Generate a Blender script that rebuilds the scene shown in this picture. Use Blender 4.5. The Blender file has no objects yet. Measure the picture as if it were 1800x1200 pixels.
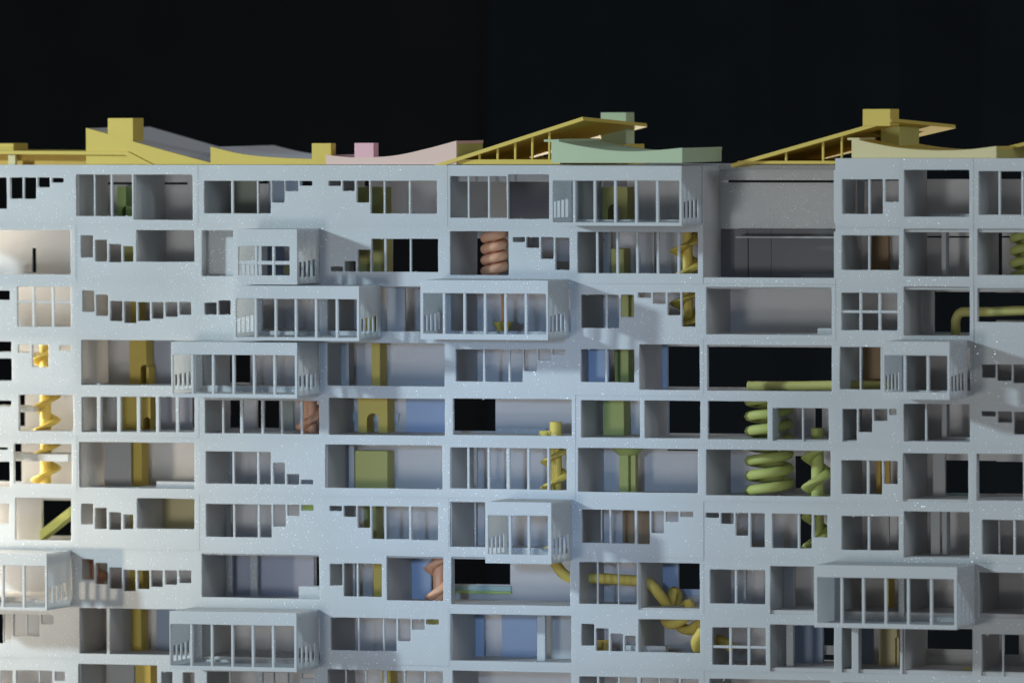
import bpy, bmesh, math, random
from mathutils import Vector, Matrix
from mathutils.geometry import delaunay_2d_cdt
random.seed(7)
S = 0.0005            # one working unit = 0.5 mm of the model
SC = bpy.context.scene
COL = SC.collection

# ------------------------------------------------------------------ camera
F, D = 15000.0, 15000.0
TH, PH, RO = math.radians(18.3), math.radians(1.8), -0.003
CAMP = Vector((math.sin(TH)*math.cos(PH), -math.cos(TH)*math.cos(PH), math.sin(PH)))*D
FWD = -CAMP.normalized()
R0 = Vector((math.cos(TH), math.sin(TH), 0)); U0 = R0.cross(FWD)
RC = (R0+RO*U0).normalized(); UC = (U0-RO*R0).normalized()
cam = bpy.data.cameras.new('camera'); co = bpy.data.objects.new('camera', cam); COL.objects.link(co)
M = Matrix.Identity(4)
for i in range(3):
    M[i][0], M[i][1], M[i][2], M[i][3] = RC[i], UC[i], -FWD[i], CAMP[i]*S
co.matrix_world = M
cam.sensor_width = 36; cam.sensor_fit = 'HORIZONTAL'; cam.lens = 300
cam.clip_start = 0.1; cam.clip_end = 60
cam.dof.use_dof = True; cam.dof.focus_distance = (D-10)*S; cam.dof.aperture_fstop = 5.0
SC.camera = co

# ------------------------------------------------------------------ light
w = bpy.data.worlds.new('World'); SC.world = w; w.use_nodes = True
w.node_tree.nodes['Background'].inputs[0].default_value = (0.54, 0.60, 0.65, 1)
w.node_tree.nodes['Background'].inputs[1].default_value = 0.21
vs = SC.view_settings
vs.view_transform = 'Standard'; vs.look = 'None'; vs.exposure = 0.1; vs.gamma = 1; vs.use_curve_mapping = False

def lamp(name, kind, loc, aim, energy, color, size, **kw):
    l = bpy.data.lights.new(name, kind); o = bpy.data.objects.new(name, l); COL.objects.link(o)
    o.location = Vector(loc)*S
    o.rotation_euler = (Vector(aim)-Vector(loc)).to_track_quat('-Z', 'Y').to_euler()
    l.energy = energy; l.color = color
    if kind == 'AREA':
        l.shape = 'DISK'; l.size = size*S
    else:
        l.shadow_soft_size = size*S
    for k, v in kw.items(): setattr(l, k, v)
    return o
# exhibition spot from the upper left front, cool white
lamp('key_lamp', 'AREA', (-4700, -3500, 1700), (-250, 0, -100), 68, (0.71, 0.91, 1.0), 380)
# weak fill added a little below the model's middle, in front
lamp('front_fill', 'AREA', (-1300, -8200, -950), (-200, 0, 0), 30, (0.96, 0.98, 0.96), 1100)
# soft fill added at the upper right, nearly along the front
lamp('right_fill', 'AREA', (7600, -2300, 2700), (-200, -60, 0), 24, (0.90, 0.95, 1.0), 2400)
# unseen lamp added behind and below the model to brighten the rooms: glows through the thin back walls
lamp('rear_fill', 'AREA', (-700, 2700, -1650), (-150, 150, -150), 25, (1.0, 0.97, 0.94), 240)
# blue spot on the middle of the front
lamp('blue_lamp', 'SPOT', (900, -7800, 500), (-40, 0, -230), 210, (0.38, 0.62, 1.0), 200, spot_size=math.radians(8.0), spot_blend=1.0)
# warm lamp beside the open left end of the model, and a warm spot on its lower left corner
lamp('warm_lamp', 'AREA', (-1750, 75, -120), (-850, 80, -120), 9.5, (1.0, 0.90, 0.70), 420)
lamp('warm_spot', 'SPOT', (-3600, -3300, -500), (-1040, 0, -380), 115, (1.0, 0.86, 0.64), 120, spot_size=math.radians(13), spot_blend=1.0)

# ------------------------------------------------------------------ pixel -> point on a plane of the model
def at(u, v, Y):
    d = FWD*F + RC*(u-900) - UC*(v-600)
    k = (Y-CAMP.y)/d.y
    return CAMP + d*k
def px(u, v, Y): return at(u, v, Y).x
def pz(u, v, Y): return at(u, v, Y).z

# ------------------------------------------------------------------ materials
MATS = {}
def mat(name, col, trans=0.0, sparkle=False, rough=0.55, vary=0.06):
    m = bpy.data.materials.new(name); m.use_nodes = True; nt = m.node_tree; N = nt.nodes; L = nt.links
    for n in list(N): N.remove(n)
    out = N.new('ShaderNodeOutputMaterial'); b = N.new('ShaderNodeBsdfPrincipled')
    b.inputs['Roughness'].default_value = rough
    b.inputs['Specular IOR Level'].default_value = 0.0 if 'cloth' in name else 0.3
    tc = N.new('ShaderNodeTexCoord'); geo = N.new('ShaderNodeNewGeometry')
    n1 = N.new('ShaderNodeTexNoise'); n1.inputs['Scale'].default_value = 14; n1.inputs['Detail'].default_value = 6
    L.new(geo.outputs['Position'], n1.inputs['Vector'])
    hsv = N.new('ShaderNodeMix'); hsv.data_type = 'RGBA'; hsv.blend_type = 'MIX'
    hsv.inputs[6].default_value = (*[c*(1-vary) for c in col], 1); hsv.inputs[7].default_value = (*[min(1, c*(1+vary)) for c in col], 1)
    L.new(n1.outputs['Fac'], hsv.inputs[0]); L.new(hsv.outputs[2], b.inputs['Base Color'])
    # print grain and layer lines
    n2 = N.new('ShaderNodeTexNoise'); n2.inputs['Scale'].default_value = 1400; n2.inputs['Detail'].default_value = 2
    L.new(geo.outputs['Position'], n2.inputs['Vector'])
    wv = N.new('ShaderNodeTexWave'); wv.wave_type = 'BANDS'; wv.bands_direction = 'Z'; wv.inputs['Scale'].default_value = 260; wv.inputs['Distortion'].default_value = 0.6
    L.new(geo.outputs['Position'], wv.inputs['Vector'])
    ad = N.new('ShaderNodeMath'); ad.operation = 'MULTIPLY_ADD'; ad.inputs[1].default_value = 0.25
    L.new(wv.outputs['Fac'], ad.inputs[0]); L.new(n2.outputs['Fac'], ad.inputs[2])
    bp = N.new('ShaderNodeBump'); bp.inputs['Strength'].default_value = 0.18; bp.inputs['Distance'].default_value = 0.0004
    L.new(ad.outputs[0], bp.inputs['Height']); L.new(bp.outputs[0], b.inputs['Normal'])
    last = b.outputs[0]
    if trans > 0:
        t = N.new('ShaderNodeBsdfTranslucent'); L.new(hsv.outputs[2], t.inputs['Color'])
        mx = N.new('ShaderNodeMixShader'); mx.inputs[0].default_value = trans
        L.new(last, mx.inputs[1]); L.new(t.outputs[0], mx.inputs[2]); last = mx.outputs[0]
    if sparkle:
        # crystal grains of the print: rare cells with a mirror facet turned at random
        vo = N.new('ShaderNodeTexVoronoi'); vo.feature = 'F1'; vo.inputs['Scale'].default_value = 980
        L.new(geo.outputs['Position'], vo.inputs['Vector'])
        sep = N.new('ShaderNodeSeparateColor'); L.new(vo.outputs['Color'], sep.inputs[0])
        lo = N.new('ShaderNodeTexNoise'); lo.inputs['Scale'].default_value = 9; lo.inputs['Detail'].default_value = 3
        L.new(geo.outputs['Position'], lo.inputs['Vector'])
        thr = N.new('ShaderNodeMapRange'); thr.inputs[1].default_value = 0.35; thr.inputs[2].default_value = 0.72
        thr.inputs[3].default_value = 0.994; thr.inputs[4].default_value = 0.915
        L.new(lo.outputs['Fac'], thr.inputs[0])
        gt = N.new('ShaderNodeMath'); gt.operation = 'GREATER_THAN'; L.new(sep.outputs[0], gt.inputs[0]); L.new(thr.outputs[0], gt.inputs[1])
        ds = N.new('ShaderNodeMath'); ds.operation = 'LESS_THAN'; ds.inputs[1].default_value = 0.38; L.new(vo.outputs['Distance'], ds.inputs[0])
        mu = N.new('ShaderNodeMath'); mu.operation = 'MULTIPLY'; L.new(gt.outputs[0], mu.inputs[0]); L.new(ds.outputs[0], mu.inputs[1])
        # facet normal: surface normal plus a random tilt per cell
        vm = N.new('ShaderNodeVectorMath'); vm.operation = 'SUBTRACT'; vm.inputs[1].default_value = (0.5, 0.5, 0.5); L.new(vo.outputs['Color'], vm.inputs[0])
        vs_ = N.new('ShaderNodeVectorMath'); vs_.operation = 'SCALE'; vs_.inputs['Scale'].default_value = 1.3; L.new(vm.outputs[0], vs_.inputs[0])
        va = N.new('ShaderNodeVectorMath'); va.operation = 'ADD'; L.new(vs_.outputs[0], va.inputs[0]); L.new(geo.outputs['Normal'], va.inputs[1])
        vn = N.new('ShaderNodeVectorMath'); vn.operation = 'NORMALIZE'; L.new(va.outputs[0], vn.inputs[0])
        g = N.new('ShaderNodeBsdfGlossy'); g.inputs['Roughness'].default_value = 0.37; g.inputs['Color'].default_value = (0.95, 0.97, 1, 1)
        L.new(vn.outputs[0], g.inputs['Normal'])
        gm = N.new('ShaderNodeVectorMath'); gm.operation = 'SCALE'; gm.inputs[0].default_value = (0.9, 0.95, 1.0); L.new(mu.outputs[0], gm.inputs['Scale']); L.new(gm.outputs[0], g.inputs['Color'])
        mx2 = N.new('ShaderNodeAddShader'); L.new(last, mx2.inputs[0]); L.new(g.outputs[0], mx2.inputs[1]); last = mx2.outputs[0]
    L.new(last, out.inputs[0]); MATS[name] = m
    return m
mat('white_print', (0.70, 0.715, 0.73), trans=0.34, sparkle=True)
mat('white_thin', (0.74, 0.755, 0.77), trans=0.5, sparkle=True)
mat('white_inside', (0.67, 0.665, 0.67), trans=0.34, vary=0.04)
mat('grey_deck', (0.74, 0.70, 0.72), trans=0.0)
mat('shade_grey', (0.20, 0.20, 0.215), trans=0.1)  # shade of the terrace and the deep room, put into the wall colour
mat('sage', (0.42, 0.44, 0.38), trans=0.2)
mat('lilac', (0.50, 0.52, 0.62), trans=0.25)
mat('yellow', (0.74, 0.56, 0.13), trans=0.15)
mat('cream', (0.80, 0.70, 0.40), trans=0.2)
mat('pink', (0.85, 0.50, 0.54), trans=0.15)
mat('peach', (0.84, 0.60, 0.52), trans=0.15)
mat('mint', (0.55, 0.65, 0.45), trans=0.2)
mat('coral', (0.90, 0.50, 0.31), trans=0.2)
mat('olive', (0.54, 0.50, 0.17), trans=0.1)
mat('lime', (0.50, 0.53, 0.17), trans=0.15)
mat('leaf', (0.42, 0.56, 0.20), trans=0.15)
mat('blue', (0.46, 0.55, 0.72), trans=0.2)
mat('brown', (0.34, 0.22, 0.12), trans=0.1)
mat('ochre', (0.78, 0.52, 0.12), trans=0.15)
mat('teal', (0.36, 0.52, 0.50), trans=0.1)
mat('black_cloth', (0.0052, 0.0054, 0.0058), rough=1.0, vary=0.2)
mat('black_cloth_cool', (0.0050, 0.0060, 0.0072), rough=1.0, vary=0.2)

# ------------------------------------------------------------------ object helpers (working units in, metres out)
ORG = {}
def thing(name, label, cat, base, group=None):
    o = bpy.data.objects.new(name, None); COL.objects.link(o); o.empty_display_size = 0.02
    o.location = Vector(base)*S; ORG[o] = Vector(base)
    o['label'] = label; o['category'] = cat; o['kind'] = 'thing'
    if group: o['group'] = group
    return o
def mesh(name, verts, faces, m, parent=None, smooth=False):
    lo = [min(v[i] for v in verts) for i in range(3)]; hi = [max(v[i] for v in verts) for i in range(3)]
    org = Vector(((lo[0]+hi[0])/2, (lo[1]+hi[1])/2, lo[2]))
    me = bpy.data.meshes.new(name)
    me.from_pydata([tuple((Vector(v)-org)*S) for v in verts], [], faces)
    bm = bmesh.new(); bm.from_mesh(me); bmesh.ops.recalc_face_normals(bm, faces=bm.faces); bm.to_mesh(me); bm.free()
    me.materials.append(MATS[m])
    if smooth:
        for p in me.polygons: p.use_smooth = True
    o = bpy.data.objects.new(name, me); COL.objects.link(o)
    o.location = (org-(ORG[parent] if parent else Vector()))*S
    ORG[o] = org
    if parent: o.parent = parent
    return o
def box(name, x0, x1, y0, y1, z0, z1, m, parent=None, c=0.7):
    """box with chamfered edges"""
    if x1 < x0: x0, x1 = x1, x0
    if z1 < z0: z0, z1 = z1, z0
    c = min(c, (x1-x0)*.3, (y1-y0)*.3, (z1-z0)*.3)
    V = []; idx = {}
    X, Y, Z = (x0, x1), (y0, y1), (z0, z1)
    for i in (0, 1):
        for j in (0, 1):
            for k in (0, 1):
                sx, sy, sz = (1, -1)[i]*c, (1, -1)[j]*c, (1, -1)[k]*c
                for a in range(3):
                    p = [X[i]+sx, Y[j]+sy, Z[k]+sz]; p[a] = (X[i], Y[j], Z[k])[a]
                    idx[i, j, k, a] = len(V); V.append(tuple(p))
    Fc = []
    for a in range(3):
        b1, b2 = [b for b in range(3) if b != a]
        for s in (0, 1):
            q = []
            for (p, r) in ((0, 0), (1, 0), (1, 1), (0, 1)):
                t = [0, 0, 0]; t[a] = s; t[b1] = p; t[b2] = r; q.append(idx[(*t, a)])
            Fc.append(q)
    for a in range(3):                     # edges along axis a
        b1, b2 = [b for b in range(3) if b != a]
        for p in (0, 1):
            for r in (0, 1):
                t0 = [0, 0, 0]; t0[b1] = p; t0[b2] = r; t1 = list(t0); t1[a] = 1
                Fc.append([idx[(*t0, b1)], idx[(*t1, b1)], idx[(*t1, b2)], idx[(*t0, b2)]])
    for i in (0, 1):
        for j in (0, 1):
            for k in (0, 1): Fc.append([idx[i, j, k, 0], idx[i, j, k, 1], idx[i, j, k, 2]])
    return mesh(name, V, Fc, m, parent)
def rloop(a0, a1, b0, b1, r, jit=0.0):
    """rounded rectangle as a loop of points, print wobble included"""
    r = min(r, (a1-a0)*.4, (b1-b0)*.4); P = []
    for (ca, cb, s) in ((a1-r, b1-r, 0), (a0+r, b1-r, 90), (a0+r, b0+r, 180), (a1-r, b0+r, 270)):
        for k in (0, 45, 90):
            t = math.radians(s+k); P.append((ca+r*math.cos(t), cb+r*math.sin(t)))
        # a point along the next side so the edge is not dead straight
    if jit:
        Q = []
        for i, p in enumerate(P):
            q = P[(i+1) % len(P)]; Q.append((p[0]+random.uniform(-jit, jit), p[1]+random.uniform(-jit, jit)))
            L = math.hypot(q[0]-p[0], q[1]-p[1])
            if L > 12:
                n = min(5, int(L/9))
                for k in range(1, n):
                    Q.append((p[0]+(q[0]-p[0])*k/n+random.uniform(-jit, jit), p[1]+(q[1]-p[1])*k/n+random.uniform(-jit, jit)))
        P = Q
    return P
def inside(p, poly):
    c = False; n = len(poly)
    for i in range(n):
        a, b = poly[i], poly[i-1]
        if (a[1] > p[1]) != (b[1] > p[1]) and p[0] < (b[0]-a[0])*(p[1]-a[1])/(b[1]-a[1])+a[0]: c = not c
    return c
def grow(P, c):
    mx = sum(p[0] for p in P)/len(P); my = sum(p[1] for p in P)/len(P); Q = []
    n = len(P)
    for i in range(n):
        a, b = P[i-1], P[(i+1) % n]; tx, ty = b[0]-a[0], b[1]-a[1]; l = math.hypot(tx, ty) or 1
        nx, ny = ty/l, -tx/l
        Q.append((P[i][0]+nx*c, P[i][1]+ny*c))
    return Q
def plate(name, outer, loops, d0, d1, axis, m, parent, ch=0.8):
    """plate with holes: outer polygon and hole loops in 2D, from depth d0 (face seen) to d1; axis 'Y' -> (x,z), 'X' -> (y,z)"""
    def P3(p, d): return (p[0], d, p[1]) if axis == 'Y' else (d, p[0], p[1])
    V = []; Fc = []
    sgn = 1 if d1 > d0 else -1
    def face(loopset, d):
        pts = []; ed = []
        for lp in loopset:
            s = len(pts); pts += lp; ed += [(s+i, s+(i+1) % len(lp)) for i in range(len(lp))]
        r = delaunay_2d_cdt([Vector(p) for p in pts], ed, [], 0, 1e-5)
        base = len(V); V.extend(P3(p, d) for p in r[0])
        for f in r[2]:
            cx = sum(r[0][i][0] for i in f)/3; cy = sum(r[0][i][1] for i in f)/3
            if inside((cx, cy), loopset[0]) and not any(inside((cx, cy), h) for h in loopset[1:]):
                Fc.append([base+i for i in f])
    big = [grow(l, ch) for l in loops]
    face([outer]+big, d0); face([outer]+loops, d1)
    def strip(A, da, B, db):
        n = len(A); b0 = len(V); V.extend(P3(p, da) for p in A); V.extend(P3(p, db) for p in B)
        for i in range(n):
            j = (i+1) % n; Fc.append([b0+i, b0+j, b0+n+j, b0+n+i])
    strip(outer, d0, outer, d1)
    for l, g in zip(loops, big):
        strip(g, d0, l, d0+sgn*ch); strip(l, d0+sgn*ch, l, d1)
    me = mesh(name, V, Fc, m, parent)
    return me
def weld(o):
    bm = bmesh.new(); bm.from_mesh(o.data); bmesh.ops.remove_doubles(bm, verts=bm.verts, dist=1e-6)
    bmesh.ops.recalc_face_normals(bm, faces=bm.faces); bm.to_mesh(o.data); bm.free()
def extrude(name, poly, y0, y1, m, parent, wob=0):
    """profile in (x,z) run back from y0 to y1"""
    n = len(poly)
    V = [(p[0], y0, p[1]) for p in poly]+[(p[0], y1, p[1]) for p in poly]
    Fc = [list(range(n)), list(range(n, 2*n))]+[[i, (i+1) % n, n+(i+1) % n, n+i] for i in range(n)]
    return mesh(name, V, Fc, m, parent)
def tube(name, pts, r, m, parent=None, seg=14, sub=6, closed_ends=True):
    """round tube along smoothed points"""
    P = [Vector(p) for p in pts]; C = []
    for i in range(len(P)-1):
        p0, p1, p2, p3 = P[max(0, i-1)], P[i], P[i+1], P[min(len(P)-1, i+2)]
        for k in range(sub):
            t = k/sub
            C.append(0.5*((2*p1)+(p2-p0)*t+(2*p0-5*p1+4*p2-p3)*t*t+(3*p1-p0-3*p2+p3)*t**3))
    C.append(P[-1])
    V = []; Fc = []; up = Vector((0.13, 1, 0.07)).normalized()
    for i, c in enumerate(C):
        tg = (C[min(i+1, len(C)-1)]-C[max(i-1, 0)]).normalized()
        a = tg.cross(up)
        if a.length < 0.05: a = tg.cross(Vector((0, 0, 1)))
        a.normalize(); b = tg.cross(a)
        rr = r*(1+random.uniform(-.03, .03))
        for k in range(seg):
            t = 2*math.pi*k/seg; V.append(c+a*rr*math.cos(t)+b*rr*math.sin(t))
    for i in range(len(C)-1):
        for k in range(seg): Fc.append([i*seg+k, i*seg+(k+1) % seg, (i+1)*seg+(k+1) % seg, (i+1)*seg+k])
    Fc.append(list(range(seg))); Fc.append([(len(C)-1)*seg+k for k in range(seg)])
    return mesh(name, V, Fc, m, parent, smooth=True)
def helix(name, c, zt, zb, sec, pitch, ph, m, parent=None, hand=1, squash=1.0, smooth=True):
    """ramp of the given section (r, dz) wound round a vertical axis"""
    turns = (zt-zb)/pitch; n = max(8, int(turns*28)); k = len(sec); V = []; Fc = []
    for i in range(n+1):
        a = ph+hand*2*math.pi*turns*i/n; z = zb+(zt-zb)*i/n
        for (r, dz) in sec: V.append((c[0]+r*math.cos(a), c[1]+r*squash*math.sin(a), z+dz))
    for i in range(n):
        for j in range(k): Fc.append([i*k+j, i*k+(j+1) % k, (i+1)*k+(j+1) % k, (i+1)*k+j])
    Fc.append(list(range(k))); Fc.append([n*k+j for j in range(k)])
    return mesh(name, V, Fc, m, parent, smooth=smooth)
def post(name, c, z0, z1, r, m, parent=None, seg=18, r1=None, squash=1.0):
    V = []; r1 = r if r1 is None else r1
    for (z, q) in ((z0, r), (z1, r1)):
        for k in range(seg): V.append((c[0]+q*math.cos(2*math.pi*k/seg), c[1]+q*squash*math.sin(2*math.pi*k/seg), z))
    Fc = [[k, (k+1) % seg, seg+(k+1) % seg, seg+k] for k in range(seg)]+[list(range(seg)), list(range(seg, 2*seg))]
    return mesh(name, V, Fc, m, parent, smooth=False)

# ------------------------------------------------------------------ the backdrop
def backdrop(name, x0, x1, y, m):
    n = 40; V = []; Fc = []
    for i in range(n+1):
        x = x0+(x1-x0)*i/n; yy = y+12*math.sin(i*1.7)
        V += [(x, yy, -2600), (x, yy, 2400)]
    for i in range(n): Fc.append([2*i, 2*i+2, 2*i+3, 2*i+1])
    o = mesh(name, V, Fc, m); o['kind'] = 'structure'; o['label'] = 'dark cloth backdrop hanging behind the model'
    return o
XS = px(912, 300, 3200)
backdrop('backdrop', XS-5200, XS+40, 3215, 'black_cloth')
backdrop('backdrop', XS-60, XS+3600, 3170, 'black_cloth_cool')

# ------------------------------------------------------------------ the white blocks: grid
T = 7.0               # thickness of the printed front
DR = 150.0            # room depth
CX = {k: px(v, 620, 0) for k, v in dict(Y=-150, Z=134, B=349, C=569, D=787.5, E=1011, F=1236, G=1469, H=1584.5, I=1711.5, J=1850).items()}
ROWY = [290, 396, 494, 589, 687, 768, 867, 965, 1060, 1158.6, 1256]
ZK = [pz(240, y, 0) for y in ROWY]
ZTOP_R = pz(1600, 278.5, 0)
HS = 8.2              # half thickness of a floor slab
BAYS = dict(a=('Y', 'Z'), b=('Z', 'B'), c=('B', 'C'), d=('C', 'D'), e=('D', 'E'), f=('E', 'F'), g=('F', 'G'), h=('G', 'H'), i=('H', 'I'), j=('I', 'J'))
ZB = ZK[10]-60
block_l = thing('apartment_block_model', 'white printed apartment block with warm bright rooms at the left edge', 'building model', (px(0, 600, 0), 80, ZB))
block_m = thing('apartment_block_model', 'wide white printed apartment block model with stepped windows and projecting boxes, in the middle', 'building model', (px(800, 600, 0), 80, ZB))
block_r = thing('apartment_block_model', 'white printed apartment block in dim light with the taller parapet, at the right', 'building model', (px(1650, 600, 0), 80, ZB))
BL = {k: (block_l if k == 'a' else block_r if k in 'hij' else block_m) for k in BAYS}

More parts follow.
